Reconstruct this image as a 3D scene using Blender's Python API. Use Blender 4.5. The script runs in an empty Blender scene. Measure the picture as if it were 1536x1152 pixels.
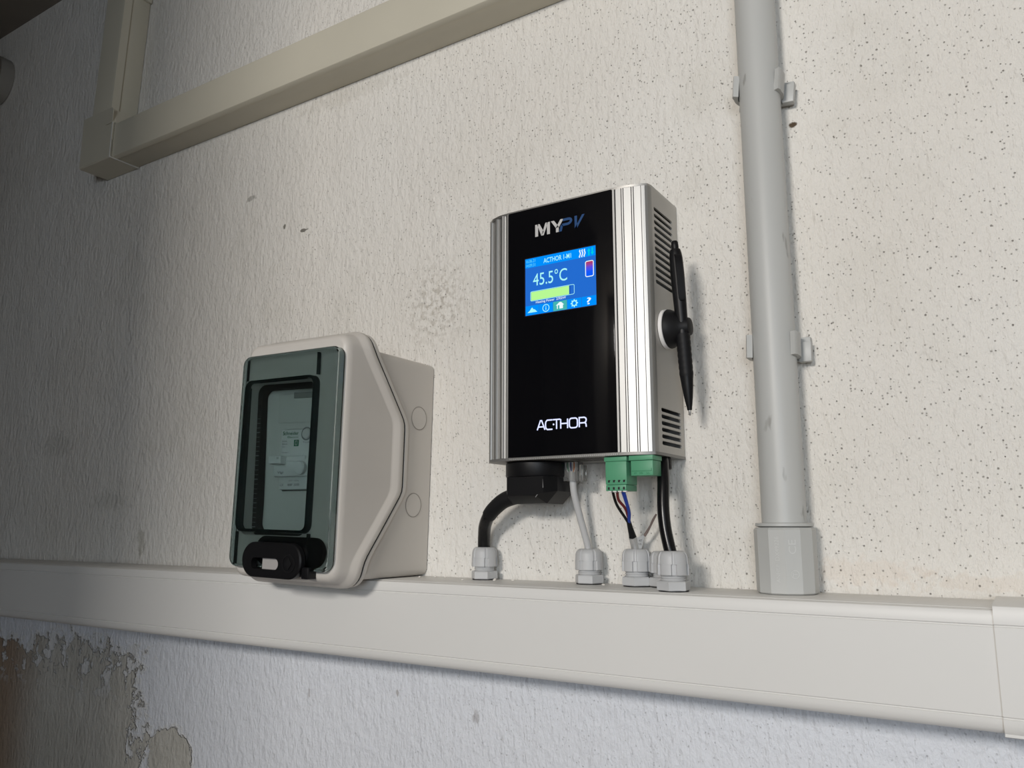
import bpy, bmesh, math, random
from mathutils import Vector, Matrix
random.seed(7)
S = bpy.context.scene
COL = S.collection
PI = math.pi

# ------------------------------------------------------------------ camera
cam_d = bpy.data.cameras.new('camera')
cam_d.sensor_fit = 'HORIZONTAL'; cam_d.sensor_width = 36.0
cam_d.lens = 36.0 * 1207.1 / 1536.0
cam_d.clip_start = 0.01
cam = bpy.data.objects.new('camera', cam_d); COL.objects.link(cam)
cam.location = (0.3647, -0.60936, -0.05184)
cam.rotation_euler = (1.74599, -0.00047, 0.56659)
S.camera = cam

# ------------------------------------------------------------------ world, lights, exposure
w = bpy.data.worlds.new('world'); S.world = w; w.use_nodes = True
bg = w.node_tree.nodes['Background']
bg.inputs[0].default_value = (0.62, 0.74, 0.95, 1); bg.inputs[1].default_value = 1.0

def area(name, loc, rot, sx, sy, power, col):
    l = bpy.data.lights.new(name, 'AREA'); l.shape = 'RECTANGLE'; l.size = sx; l.size_y = sy
    l.energy = power; l.color = col
    o = bpy.data.objects.new(name, l); COL.objects.link(o); o.location = loc; o.rotation_euler = rot
    return o
# daylight entering by the window opposite the wall (warm, high) and by the open door beside it (cool)
area('window_daylight', (0.225, -2.03, 0.45), (PI/2, 0, 0), 0.35, 0.22, 20.5, (1.0, 0.955, 0.90))
area('door_daylight', (1.08, -2.03, 0.08), (PI/2, 0, 0), 0.66, 0.66, 12.0, (0.80, 0.90, 1.0))

S.view_settings.view_transform = 'Standard'; S.view_settings.look = 'None'
S.view_settings.exposure = 0.0; S.view_settings.gamma = 1.0
S.view_settings.use_curve_mapping = False

# ------------------------------------------------------------------ materials
def nodes(m):
    m.use_nodes = True
    return m.node_tree.nodes, m.node_tree.links
MATS = {}
def mat(name, col, rough=0.5, metal=0.0, var=0.06, vscale=30.0, bump=0.0, bscale=200.0, trans=0.0, ior=1.45,
        emit=None, estr=1.0, spec=0.5, coat=0.0, stretch=(1, 1, 1)):
    if name in MATS: return MATS[name]
    m = bpy.data.materials.new(name); N, L = nodes(m)
    b = N['Principled BSDF']
    tc = N.new('ShaderNodeTexCoord'); mp = N.new('ShaderNodeMapping'); mp.inputs['Scale'].default_value = stretch
    L.new(tc.outputs['Object'], mp.inputs['Vector'])
    n = N.new('ShaderNodeTexNoise'); n.inputs['Scale'].default_value = vscale; n.inputs['Detail'].default_value = 4
    L.new(mp.outputs[0], n.inputs['Vector'])
    mx = N.new('ShaderNodeMix'); mx.data_type = 'RGBA'
    mx.inputs[6].default_value = tuple(min(1, c*(1-var)) for c in col) + (1,)
    mx.inputs[7].default_value = tuple(min(1, c*(1+var)) for c in col) + (1,)
    L.new(n.outputs['Fac'], mx.inputs[0]); L.new(mx.outputs[2], b.inputs['Base Color'])
    b.inputs['Roughness'].default_value = rough; b.inputs['Metallic'].default_value = metal
    b.inputs['IOR'].default_value = ior; b.inputs['Transmission Weight'].default_value = trans
    b.inputs['Specular IOR Level'].default_value = spec; b.inputs['Coat Weight'].default_value = coat
    if bump:
        n2 = N.new('ShaderNodeTexNoise'); n2.inputs['Scale'].default_value = bscale; n2.inputs['Detail'].default_value = 3
        L.new(mp.outputs[0], n2.inputs['Vector'])
        bp = N.new('ShaderNodeBump'); bp.inputs['Strength'].default_value = bump; bp.inputs['Distance'].default_value = 0.001
        L.new(n2.outputs['Fac'], bp.inputs['Height']); L.new(bp.outputs[0], b.inputs['Normal'])
    if emit:
        b.inputs['Emission Color'].default_value = emit + (1,); b.inputs['Emission Strength'].default_value = estr
    MATS[name] = m
    return m

def wall_material():
    m = bpy.data.materials.new('plaster_wall'); N, L = nodes(m); b = N['Principled BSDF']
    tc = N.new('ShaderNodeTexCoord'); sep = N.new('ShaderNodeSeparateXYZ'); L.new(tc.outputs['Object'], sep.inputs[0])
    X, Z = sep.outputs[0], sep.outputs[2]
    def mth(op, a, b_=None, c=None, clamp=False):
        n = N.new('ShaderNodeMath'); n.operation = op; n.use_clamp = clamp
        for i, v in enumerate((a, b_, c)):
            if v is None: continue
            if isinstance(v, (int, float)): n.inputs[i].default_value = v
            else: L.new(v, n.inputs[i])
        return n.outputs[0]
    def sstep(v, lo, hi):
        n = N.new('ShaderNodeMapRange'); n.interpolation_type = 'SMOOTHSTEP'
        L.new(v, n.inputs[0]); n.inputs[1].default_value = lo; n.inputs[2].default_value = hi
        n.inputs[3].default_value = 0; n.inputs[4].default_value = 1
        return n.outputs[0]
    def noise(scale, detail=4, stretch=(1, 1, 1), rough=0.55, off=0.0):
        mp = N.new('ShaderNodeMapping'); mp.inputs['Scale'].default_value = stretch; mp.inputs['Location'].default_value = (off, 0, off)
        L.new(tc.outputs['Object'], mp.inputs[0])
        n = N.new('ShaderNodeTexNoise'); n.inputs['Scale'].default_value = scale; n.inputs['Detail'].default_value = detail
        n.inputs['Roughness'].default_value = rough
        L.new(mp.outputs[0], n.inputs['Vector']); return n.outputs['Fac']
    def mix(f, a, b_):
        n = N.new('ShaderNodeMix'); n.data_type = 'RGBA'
        if isinstance(f, (int, float)): n.inputs[0].default_value = f
        else: L.new(f, n.inputs[0])
        for i, v in ((6, a), (7, b_)):
            if isinstance(v, tuple): n.inputs[i].default_value = v + (1,)
            else: L.new(v, n.inputs[i])
        return n.outputs[2]
    def blob(cx, cz, rx, rz, box=False):
        dx = mth('ABSOLUTE', mth('DIVIDE', mth('SUBTRACT', X, cx), rx)); dz = mth('ABSOLUTE', mth('DIVIDE', mth('SUBTRACT', Z, cz), rz))
        if box: return mth('MAXIMUM', dx, dz)
        return mth('SQRT', mth('ADD', mth('MULTIPLY', dx, dx), mth('MULTIPLY', dz, dz)))
    big = noise(2.2, 3); med = noise(9, 4, off=3.1)
    col = mix(sstep(big, 0.3, 0.7), (0.765, 0.730, 0.672), (0.815, 0.792, 0.746))
    col = mix(mth('MULTIPLY', sstep(med, 0.52, 0.75), 0.35), col, (0.62, 0.59, 0.52))
    # a cooler white below the trunking
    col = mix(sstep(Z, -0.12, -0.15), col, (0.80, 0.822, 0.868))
    # pits of the rough cast
    def pits(scale, r0, r1, frac, off):
        mp = N.new('ShaderNodeMapping'); mp.inputs['Location'].default_value = (off, 0.37, off)
        L.new(tc.outputs['Object'], mp.inputs[0])
        dn = N.new('ShaderNodeTexNoise'); dn.inputs['Scale'].default_value = 400; L.new(mp.outputs[0], dn.inputs['Vector'])
        v = N.new('ShaderNodeTexVoronoi'); v.inputs['Scale'].default_value = scale; L.new(mp.outputs[0], v.inputs['Vector'])
        sp = N.new('ShaderNodeSeparateColor'); L.new(v.outputs['Color'], sp.inputs[0])
        rad = mth('MULTIPLY', sstep(sp.outputs[0], 1-frac, 1.0), r1)
        dd = mth('ADD', v.outputs['Distance'], mth('MULTIPLY', mth('SUBTRACT', dn.outputs['Fac'], 0.5), 0.12))
        return mth('MULTIPLY', sstep(mth('SUBTRACT', mth('ADD', rad, r0), dd), 0.0, 0.05), mth('GREATER_THAN', sp.outputs[0], 1-frac))
    dens = mth('MULTIPLY', sstep(X, -0.75, 0.05), mth('ADD', 0.35, mth('MULTIPLY', sstep(Z, -0.16, -0.12), 0.65)))
    p1 = mth('MULTIPLY', pits(180, 0.03, 0.11, 0.70, 0.0), dens)
    p2 = mth('MULTIPLY', pits(340, 0.08, 0.16, 0.65, 5.3), dens)
    pit = mth('MAXIMUM', p1, mth('MULTIPLY', p2, 0.75))
    # grey smudge by the controller, drips and chips
    sm = mth('SUBTRACT', 1.0, blob(-0.112, 0.165, 0.05, 0.06), clamp=True)
    smd = mth('MULTIPLY', sm, sstep(noise(160, 3, off=9.0), 0.45, 0.62))
    col = mix(mth('MULTIPLY', smd, 0.75), col, (0.42, 0.38, 0.32))
    wob = mth('MULTIPLY', mth('SUBTRACT', noise(130, 4, off=2.0), 0.5), 2.6)
    def stain(cx, cz, rx, rz, amt, c):
        nonlocal col
        f = mth('MULTIPLY', sstep(mth('SUBTRACT', 1.0, mth('ADD', blob(cx, cz, rx, rz), wob)), 0.0, 0.5), amt)
        col = mix(f, col, c)
    stain(-0.566, -0.070, 0.008, 0.022, 0.45, (0.36, 0.34, 0.27))
    stain(-0.78, 0.06, 0.05, 0.02, 0.25, (0.40, 0.39, 0.34))
    stain(-0.645, -0.02, 0.05, 0.014, 0.25, (0.40, 0.39, 0.34))
    stain(-0.24, 0.43, 0.10, 0.012, 0.2, (0.45, 0.42, 0.36))
    stain(0.236, 0.2565, 0.0032, 0.0030, 1.0, (0.10, 0.07, 0.045))
    stain(-0.305, 0.281, 0.008, 0.0022, 0.9, (0.14, 0.13, 0.11))
    stain(-0.337, 0.292, 0.003, 0.004, 0.9, (0.16, 0.15, 0.12))
    stain(-0.40, 0.34, 0.010, 0.004, 0.5, (0.2, 0.19, 0.16))
    stain(-0.06, -0.215, 0.004, 0.008, 0.6, (0.38, 0.36, 0.36))
    stain(-0.15, -0.205, 0.002, 0.005, 0.7, (0.40, 0.37, 0.36))
    stain(-0.265, -0.218, 0.002, 0.005, 0.6, (0.42, 0.40, 0.40))
    stain(0.262, -0.083, 0.05, 0.012, 0.22, (0.72, 0.58, 0.46))
    stain(0.36, -0.088, 0.09, 0.007, 0.3, (0.66, 0.56, 0.46))
    col = mix(mth('MULTIPLY', pit, 0.72), col, (0.16, 0.145, 0.12))
    # peeled paint, bare grey render below the trunking
    edge = mth('ADD', mth('MULTIPLY', mth('SUBTRACT', noise(14, 6, rough=0.7, off=1.0), 0.5), 0.95),
               mth('MULTIPLY', mth('SUBTRACT', noise(90, 3, off=4.0), 0.5), 0.22))
    d1 = blob(-0.86, -0.40, 0.31, 0.195, True)
    d2 = mth('ADD', mth('MULTIPLY', mth('SUBTRACT', blob(-0.480, -0.315, 0.038, 0.040), 1.0), 0.6), 1.0)
    d = mth('ADD', mth('MINIMUM', d1, d2), edge)
    keep = mth('MULTIPLY', sstep(noise(38, 5, rough=0.65, off=6.0), 0.53, 0.57), sstep(Z, -0.275, -0.215))
    peel = mth('MULTIPLY', sstep(d, 1.02, 0.985), mth('SUBTRACT', 1.0, keep))
    rim = mth('MULTIPLY', sstep(d, 1.09, 1.02), mth('SUBTRACT', 1.0, peel))
    bare = mix(sstep(med, 0.35, 0.7), (0.56, 0.54, 0.485), (0.64, 0.62, 0.565))
    bare = mix(sstep(X, -0.74, -0.86), bare, (0.36, 0.27, 0.20))
    col = mix(mth('MULTIPLY', rim, 0.45), col, (0.80, 0.78, 0.72))
    col = mix(peel, col, bare)
    L.new(col, b.inputs['Base Color'])
    b.inputs['Roughness'].default_value = 0.82; b.inputs['Specular IOR Level'].default_value = 0.3
    # relief: trowel waves, grain, pits, flaked paint
    h = mth('MULTIPLY', noise(55, 5, (1.0, 1.0, 0.55), 0.6, 7.0), 0.0031)
    h = mth('ADD', h, mth('MULTIPLY', noise(190, 4, (1.0, 1.0, 0.5), 0.6, 8.0), 0.0030))
    h = mth('ADD', h, mth('MULTIPLY', noise(7, 2), 0.006))
    h = mth('SUBTRACT', h, mth('MULTIPLY', pit, 0.0011))
    h = mth('SUBTRACT', h, mth('MULTIPLY', peel, 0.0020))
    h = mth('ADD', h, mth('MULTIPLY', rim, 0.0006))
    bp = N.new('ShaderNodeBump'); bp.inputs['Strength'].default_value = 1.0; bp.inputs['Distance'].default_value = 1.0
    L.new(h, bp.inputs['Height']); L.new(bp.outputs[0], b.inputs['Normal'])
    return m

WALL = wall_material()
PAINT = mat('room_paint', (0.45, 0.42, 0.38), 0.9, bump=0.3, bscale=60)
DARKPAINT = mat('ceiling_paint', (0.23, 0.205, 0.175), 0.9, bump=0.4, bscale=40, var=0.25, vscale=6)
CONCRETE = mat('floor_concrete', (0.27, 0.19, 0.135), 0.85, bump=0.3, bscale=50, var=0.2, vscale=5)
TRUNK = mat('trunking_pvc', (0.755, 0.745, 0.72), 0.42, var=0.025, vscale=8)
TRUNKOLD = mat('trunking_aged_pvc', (0.60, 0.565, 0.465), 0.45, var=0.10, vscale=7)
GREYPVC = mat('grey_pvc', (0.50, 0.505, 0.49), 0.42, var=0.07, vscale=22, stretch=(1, 1, 0.25))
GLAND = mat('gland_nylon', (0.52, 0.525, 0.53), 0.45, var=0.03)
RUBBER = mat('black_rubber', (0.012, 0.012, 0.013), 0.6)
ALU = mat('brushed_aluminium', (0.47, 0.47, 0.46), 0.5, 1.0, var=0.04, vscale=60, stretch=(6, 6, 0.1))
ALUSIDE = mat('painted_side_metal', (0.50, 0.485, 0.455), 0.5, 0.4, var=0.03)
STEEL = mat('zinc_sheet', (0.50, 0.49, 0.47), 0.4, 0.9, var=0.1)
BLACKGLASS = mat('black_glass', (0.004, 0.004, 0.005), 0.08, spec=0.3)
BLACK = mat('black_plastic', (0.007, 0.007, 0.008), 0.42, spec=0.3)
BLACKSOFT = mat('black_soft_plastic', (0.008, 0.008, 0.009), 0.55, spec=0.3)
BLACKCABLE = mat('black_cable_sheath', (0.006, 0.006, 0.007), 0.24, spec=0.4)
DARKIN = mat('dark_interior', (0.03, 0.028, 0.026), 0.7)
GREEN = mat('green_terminal_plastic', (0.095, 0.33, 0.185), 0.45)
GREENDARK = mat('green_print', (0.01, 0.16, 0.06), 0.5)
GREYCABLE = mat('grey_cable_sheath', (0.52, 0.52, 0.52), 0.45)
CLEAR = mat('clear_plastic', (0.80, 0.80, 0.78), 0.08, trans=0.88, ior=1.35)
TEAL = mat('smoked_teal_plastic', (0.505, 0.592, 0.597), 0.03, trans=1.0, ior=1.45, var=0.0)
CREAM = mat('enclosure_plastic', (0.615, 0.580, 0.535), 0.42, var=0.02)
CREAMLIT = mat('fascia_plastic', (0.74, 0.73, 0.69), 0.5, var=0.02)
DEVICE = mat('breaker_plastic', (0.90, 0.90, 0.88), 0.45, var=0.02)
WHITEPAD = mat('white_pad', (0.82, 0.80, 0.78), 0.5)
PRINT = mat('dark_print', (0.05, 0.05, 0.05), 0.6)
GREYPRINT = mat('grey_print', (0.30, 0.30, 0.30), 0.6)
LOGOGREY = mat('logo_grey', (0.56, 0.55, 0.54), 0.5)
LOGOBLUE = mat('logo_blue', (0.012, 0.062, 0.19), 0.5)
FOIL = mat('silver_cable_sheath', (0.62, 0.62, 0.61), 0.3, 0.6, var=0.08, vscale=150)
WIREBLUE = mat('blue_wire', (0.02, 0.06, 0.38), 0.4)
WIRERED = mat('red_wire', (0.17, 0.02, 0.022), 0.4)
WIREORANGE = mat('orange_wire', (0.80, 0.22, 0.03), 0.4)
WIREGREEN = mat('green_wire', (0.05, 0.30, 0.12), 0.4)
WIREBROWN = mat('drain_wire', (0.20, 0.155, 0.14), 0.5, 0.3)
WHITEWIRE = mat('white_wire', (0.75, 0.74, 0.70), 0.4)
CRUMB = mat('plaster_crumb', (0.80, 0.77, 0.72), 0.9)
PIPEGREY = mat('dusty_pipe', (0.30, 0.285, 0.26), 0.7, var=0.2, vscale=12)
def scuffed():
    m = GREYPVC.copy(); m.name = 'scuffed_grey_pvc'; N, L = m.node_tree.nodes, m.node_tree.links; b = N['Principled BSDF']
    src = b.inputs['Base Color'].links[0].from_socket
    tc = N.new('ShaderNodeTexCoord'); mp = N.new('ShaderNodeMapping'); mp.inputs['Scale'].default_value = (1, 1, 0.33); L.new(tc.outputs['Object'], mp.inputs[0])
    n = N.new('ShaderNodeTexNoise'); n.inputs['Scale'].default_value = 85; n.inputs['Detail'].default_value = 3; L.new(mp.outputs[0], n.inputs['Vector'])
    r = N.new('ShaderNodeMapRange'); r.inputs[1].default_value = 0.665; r.inputs[2].default_value = 0.72; r.inputs[4].default_value = 0.55; L.new(n.outputs['Fac'], r.inputs[0])
    mx = N.new('ShaderNodeMix'); mx.data_type = 'RGBA'; L.new(r.outputs[0], mx.inputs[0]); L.new(src, mx.inputs[6]); mx.inputs[7].default_value = (0.22, 0.21, 0.19, 1)
    L.new(mx.outputs[2], b.inputs['Base Color'])
    return m
SCUFFED = scuffed()
def emis(name, c, s=1.0):
    return mat(name, (0, 0, 0), 0.4, emit=c, estr=s, spec=0.0)
SCR_BG = emis('screen_blue', (0.018, 0.150, 0.63), 1.0)
SCR_BAR = emis('screen_light_blue', (0.0, 0.28, 0.98), 1.0)
SCR_TXT = emis('screen_text', (0.42, 0.95, 0.95), 1.0)
SCR_WHITE = emis('screen_white', (0.85, 0.97, 1.0), 1.0)
SCR_TEAL = emis('screen_teal', (0.0, 0.62, 0.75), 1.0)
SCR_DATE = emis('screen_date', (0.10, 0.62, 0.95), 1.0)
SCR_GREEN = emis('screen_button_green', (0.06, 0.46, 0.44), 1.0)
SCR_YEL = emis('screen_bar_green', (0.48, 0.95, 0.30), 1.0)
SCR_DARK = emis('screen_dark_blue', (0.01, 0.08, 0.40), 1.0)
ACGLOW = emis('backlit_lettering', (0.66, 0.70, 1.0), 1.25)
def tank_mat():
    m = bpy.data.materials.new('screen_tank'); N, L = nodes(m); b = N['Principled BSDF']
    b.inputs['Base Color'].default_value = (0, 0, 0, 1); b.inputs['Specular IOR Level'].default_value = 0
    tc = N.new('ShaderNodeTexCoord'); s = N.new('ShaderNodeSeparateXYZ'); L.new(tc.outputs['Generated'], s.inputs[0])
    r = N.new('ShaderNodeValToRGB'); L.new(s.outputs[2], r.inputs[0])
    e = r.color_ramp.elements; e[0].position = 0.0; e[0].color = (0.0, 0.11, 0.95, 1); e[1].position = 1.0; e[1].color = (0.50, 0.035, 0.06, 1)
    k = e.new(0.35); k.color = (0.01, 0.10, 0.95, 1); k = e.new(0.6); k.color = (0.11, 0.07, 0.75, 1); k = e.new(0.78); k.color = (0.32, 0.06, 0.30, 1)
    L.new(r.outputs[0], b.inputs['Emission Color']); b.inputs['Emission Strength'].default_value = 1.0
    return m
SCR_TANK = tank_mat()

# ------------------------------------------------------------------ geometry helpers
ORG = {}
def tag(o, label, cat, group=None, kind=None):
    o['label'] = label; o['category'] = cat
    if group: o['group'] = group
    if kind: o['kind'] = kind
    return o
def thing(name, label, cat, loc, group=None, rot=None, local=False):
    o = bpy.data.objects.new(name, None); COL.objects.link(o); o.location = loc
    o.empty_display_size = 0.01
    if rot: o.rotation_euler = rot
    ORG[o.name] = Vector((0, 0, 0)) if local else Vector(loc)
    return tag(o, label, cat, group)

class MB:
    def __init__(s): s.bm = bmesh.new()
    def box(s, x0, x1, y0, y1, z0, z1, bev=0.0, seg=2, mtx=None):
        m = Matrix.Translation(((x0+x1)/2, (y0+y1)/2, (z0+z1)/2)) @ Matrix.Diagonal((abs(x1-x0), abs(y1-y0), abs(z1-z0), 1))
        if mtx: m = mtx @ m
        r = bmesh.ops.create_cube(s.bm, size=1.0, matrix=m)
        if bev:
            ed = list({e for v in r['verts'] for e in v.link_edges})
            bmesh.ops.bevel(s.bm, geom=ed, offset=bev, segments=seg, affect='EDGES', profile=0.5)
        return s
    def loft(s, rings, cap0=True, cap1=True, closed=True):
        vs = [[s.bm.verts.new(p) for p in r] for r in rings]
        n = len(rings[0])
        for a, b in zip(vs[:-1], vs[1:]):
            for i in range(n if closed else n-1):
                j = (i+1) % n
                try: s.bm.faces.new((a[i], a[j], b[j], b[i])).smooth = True
                except ValueError: pass
        if cap0: s.bm.faces.new(list(reversed(vs[0])))
        if cap1: s.bm.faces.new(vs[-1])
        return s
    def loop(s, rings):            # closed torus-like solid
        vs = [[s.bm.verts.new(p) for p in r] for r in rings]; n = len(rings[0]); k = len(rings)
        for q in range(k):
            a, b = vs[q], vs[(q+1) % k]
            for i in range(n):
                j = (i+1) % n; s.bm.faces.new((a[i], a[j], b[j], b[i])).smooth = True
        return s
    def tube(s, pts, rad, n=14, caps=True, smooth=6, squash=1.0):
        P = [Vector(p) for p in pts]
        R = rad if isinstance(rad, (list, tuple)) else [rad]*len(P)
        if smooth and len(P) > 2:
            Q, RR = [], []
            for i in range(len(P)-1):
                p0, p1, p2, p3 = P[max(i-1, 0)], P[i], P[i+1], P[min(i+2, len(P)-1)]
                for k in range(smooth):
                    t = k/smooth
                    Q.append(0.5*((2*p1)+(p2-p0)*t+(2*p0-5*p1+4*p2-p3)*t*t+(3*p1-p0-3*p2+p3)*t**3))
                    RR.append(R[i]*(1-t)+R[i+1]*t)
            Q.append(P[-1]); RR.append(R[-1]); P, R = Q, RR
        rings = []; up = None
        for i, p in enumerate(P):
            t = (P[min(i+1, len(P)-1)]-P[max(i-1, 0)]).normalized()
            if up is None:
                up = Vector((0, 1, 0)) if abs(t.y) < 0.9 else Vector((1, 0, 0))
            a = (up - t*up.dot(t)).normalized(); b = t.cross(a); up = a
            rings.append([p + (a*math.cos(2*PI*k/n)*squash + b*math.sin(2*PI*k/n))*R[i] for k in range(n)])
        return s.loft(rings, caps, caps)
    def lathe(s, c, prof, n=32, axis='z', cap0=True, cap1=True, phase=0.0):
        rings = []
        for r, h in prof:
            ring = []
            for k in range(n):
                a = 2*PI*k/n+phase; u, v = r*math.cos(a), r*math.sin(a)
                if axis == 'z': ring.append((c[0]+u, c[1]+v, c[2]+h))
                elif axis == 'x': ring.append((c[0]+h, c[1]+u, c[2]+v))
                else: ring.append((c[0]+v, c[1]+h, c[2]+u))
            rings.append(ring)
        return s.loft(rings, cap0, cap1)
    def prism(s, pts, y0, y1):     # (x, z) outline extruded along y
        return s.loft([[(x, y0, z) for x, z in pts], [(x, y1, z) for x, z in pts]])
    def extr_x(s, pts, x0, x1, closed=True):   # (y, z) outline extruded along x
        return s.loft([[(x0, y, z) for y, z in pts], [(x1, y, z) for y, z in pts]], closed, closed, closed)
    def extr_z(s, pts, z0, z1, closed=True):
        return s.loft([[(x, y, z0) for x, y in pts], [(x, y, z1) for x, y in pts]], closed, closed, closed)
    def stroke(s, pts, wd, y, th=0.0001, closed=False):    # flat ribbon in an xz plane, facing -y
        P = [Vector((p[0], p[1])) for p in pts]; n = len(P); lf, rt = [], []
        for i in range(n):
            if closed: a, b = P[i-1], P[(i+1) % n]
            else: a, b = P[max(i-1, 0)], P[min(i+1, n-1)]
            d1 = (P[i]-a); d2 = (b-P[i])
            d1 = d1.normalized() if d1.length > 1e-9 else d2.normalized()
            d2 = d2.normalized() if d2.length > 1e-9 else d1
            t = (d1+d2); t = t.normalized() if t.length > 1e-6 else d1
            nrm = Vector((-t.y, t.x)); k = 1/max(0.5, nrm.dot(Vector((-d1.y, d1.x))))
            lf.append(P[i]+nrm*wd/2*k); rt.append(P[i]-nrm*wd/2*k)
        rng = range(n) if closed else range(n-1)
        for i in rng:
            j = (i+1) % n
            s.prism([tuple(rt[i]), tuple(rt[j]), tuple(lf[j]), tuple(lf[i])], y, y-th)
        return s
    def add_mesh(s, me, f):
        vs = [s.bm.verts.new(f(v.co)) for v in me.vertices]
        for p in me.polygons:
            try: s.bm.faces.new([vs[i] for i in p.vertices])
            except ValueError: pass
        return s
    def text(s, body, x0, x1, z0, z1, y, offset=0.0, mtx=None):
        cu = bpy.data.curves.new('t', 'FONT'); cu.body = body; cu.offset = offset; cu.resolution_u = 4
        ob = bpy.data.objects.new('t', cu); COL.objects.link(ob)
        me = bpy.data.meshes.new_from_object(ob.evaluated_get(bpy.context.evaluated_depsgraph_get()))
        bpy.data.objects.remove(ob); bpy.data.curves.remove(cu)
        xs = [v.co.x for v in me.vertices]; ys = [v.co.y for v in me.vertices]
        ax, bx, ay, by = min(xs), max(xs), min(ys), max(ys)
        def f(c):
            p = Vector((x0+(c.x-ax)/(bx-ax)*(x1-x0), y, z0+(c.y-ay)/(by-ay)*(z1-z0)))
            return mtx @ p if mtx else p
        s.add_mesh(me, f); bpy.data.meshes.remove(me)
        return s
    def build(s, name, material, parent=None, loc=None, sharp=35, flat=False, recalc=True):
        if recalc: bmesh.ops.recalc_face_normals(s.bm, faces=s.bm.faces)
        o_ = ORG[parent.name] if parent is not None else Vector(loc or (0, 0, 0))
        if o_.length: bmesh.ops.translate(s.bm, verts=s.bm.verts, vec=-o_)
        me = bpy.data.meshes.new(name); s.bm.to_mesh(me); s.bm.free()
        if flat:
            for p in me.polygons: p.use_smooth = False
        else:
            me.set_sharp_from_angle(angle=math.radians(sharp))
        me.materials.append(material)
        o = bpy.data.objects.new(name, me); COL.objects.link(o)
        if parent is not None: o.parent = parent
        else: o.location = o_
        ORG[o.name] = o_
        return o

def rrect(x0, x1, z0, z1, r, n=6):
    pts = []
    for cx, cz, a0 in ((x1-r, z0+r, -PI/2), (x1-r, z1-r, 0), (x0+r, z1-r, PI/2), (x0+r, z0+r, PI)):
        for k in range(n+1):
            a = a0+PI/2*k/n; pts.append((cx+r*math.cos(a), cz+r*math.sin(a)))
    return pts
def circle(cx, cz, r, n=24): return [(cx+r*math.cos(2*PI*k/n), cz+r*math.sin(2*PI*k/n)) for k in range(n)]
def struct(o):
    o['kind'] = 'structure'; return o

# ------------------------------------------------------------------ the room
FLOOR, CEIL, XL, XR, YF = -1.50, 0.80, -1.45, 1.60, -2.10
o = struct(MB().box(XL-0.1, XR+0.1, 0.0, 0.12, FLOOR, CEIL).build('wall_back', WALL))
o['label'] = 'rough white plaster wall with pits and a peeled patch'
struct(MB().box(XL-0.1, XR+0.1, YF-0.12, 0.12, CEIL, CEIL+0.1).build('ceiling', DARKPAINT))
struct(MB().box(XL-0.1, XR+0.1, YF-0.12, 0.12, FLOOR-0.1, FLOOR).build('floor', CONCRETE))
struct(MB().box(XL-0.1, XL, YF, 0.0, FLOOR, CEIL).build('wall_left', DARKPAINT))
# right wall, front wall with the window and the open doorway
WX0, WX1, WZ0, WZ1 = 0.02, 0.43, 0.31, 0.59
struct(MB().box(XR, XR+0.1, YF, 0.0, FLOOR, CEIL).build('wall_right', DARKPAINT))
DX_0, DX_1, DZ_1 = 0.72, 1.44, 0.46
m = MB(); m.box(XL, WX0, YF-0.12, YF, FLOOR, CEIL).box(WX1, DX_0, YF-0.12, YF, FLOOR, CEIL).box(DX_1, XR, YF-0.12, YF, FLOOR, CEIL).box(DX_0, DX_1, YF-0.12, YF, DZ_1, CEIL)
m.box(WX0, WX1, YF-0.12, YF, FLOOR, WZ0).box(WX0, WX1, YF-0.12, YF, WZ1, CEIL)
struct(m.build('wall_front', PAINT))
# added pier, out of view, to keep daylight off the wall's far left
struct(MB().box(-0.26, -0.12, YF, -1.00, FLOOR, CEIL).build('light_blocker_pier', DARKPAINT))
m = MB()
for a, b, c, d in ((WX0, WX1, WZ0, WZ0+0.03), (WX0, WX1, WZ1-0.03, WZ1), (WX0, WX0+0.03, WZ0, WZ1), (WX1-0.03, WX1, WZ0, WZ1)):
    m.box(a, b, YF-0.10, YF-0.06, c, d)
struct(m.build('window_1', TRUNK))
m = MB(); m.box(DX_0, DX_0+0.03, YF-0.10, YF-0.06, FLOOR, DZ_1).box(DX_1-0.03, DX_1, YF-0.10, YF-0.06, FLOOR, DZ_1).box(DX_0+0.03, DX_1-0.03, YF-0.10, YF-0.06, DZ_1-0.03, DZ_1).box(DX_0+0.03, DX_1-0.03, YF-0.10, YF-0.06, FLOOR, -0.27)
struct(m.build('door_1', TRUNKOLD))

# ------------------------------------------------------------------ lower trunking
ZT, ZB, DT = -0.0974, -0.1654, 0.066
t = thing('cable_trunking', 'long white plastic cable trunking under the two devices', 'cable trunking', (-0.4, 0, ZB))
MB().box(XL+0.01, 1.55, -DT+0.004, -0.0005, ZB+0.0012, ZT, 0.0008).build('base_channel', TRUNK, t)
def cover_profile(y0, zt, zb, g1, g2, e=0.0):
    # (y, z) outline of the clip-on cover with rounded edges and two shallow grooves
    yf = y0-e
    p = [(yf+0.009, zt-0.0006), (yf+0.0035, zt-0.0004), (yf+0.0012, zt-0.0014), (yf, zt-0.004)]
    for g in (g1, g2):
        p += [(yf, g+0.0009), (yf+0.0008, g+0.0002), (yf+0.0008, g-0.0002), (yf, g-0.0007)]
    p += [(yf, zb+0.0062), (yf+0.0007, zb+0.0034), (yf+0.0026, zb+0.0010), (yf+0.0058, zb), (yf+0.016, zb), (yf+0.016, zb+0.002), (yf+0.009, zb+0.002)]
    return p
pr = cover_profile(-DT, ZT, ZB, -0.1072, -0.1562)
MB().extr_x(pr, XL+0.01, 0.3432).build('cover', TRUNK, t)
MB().extr_x(pr, 0.3470, 1.55).build('cover', TRUNK, t)
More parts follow.
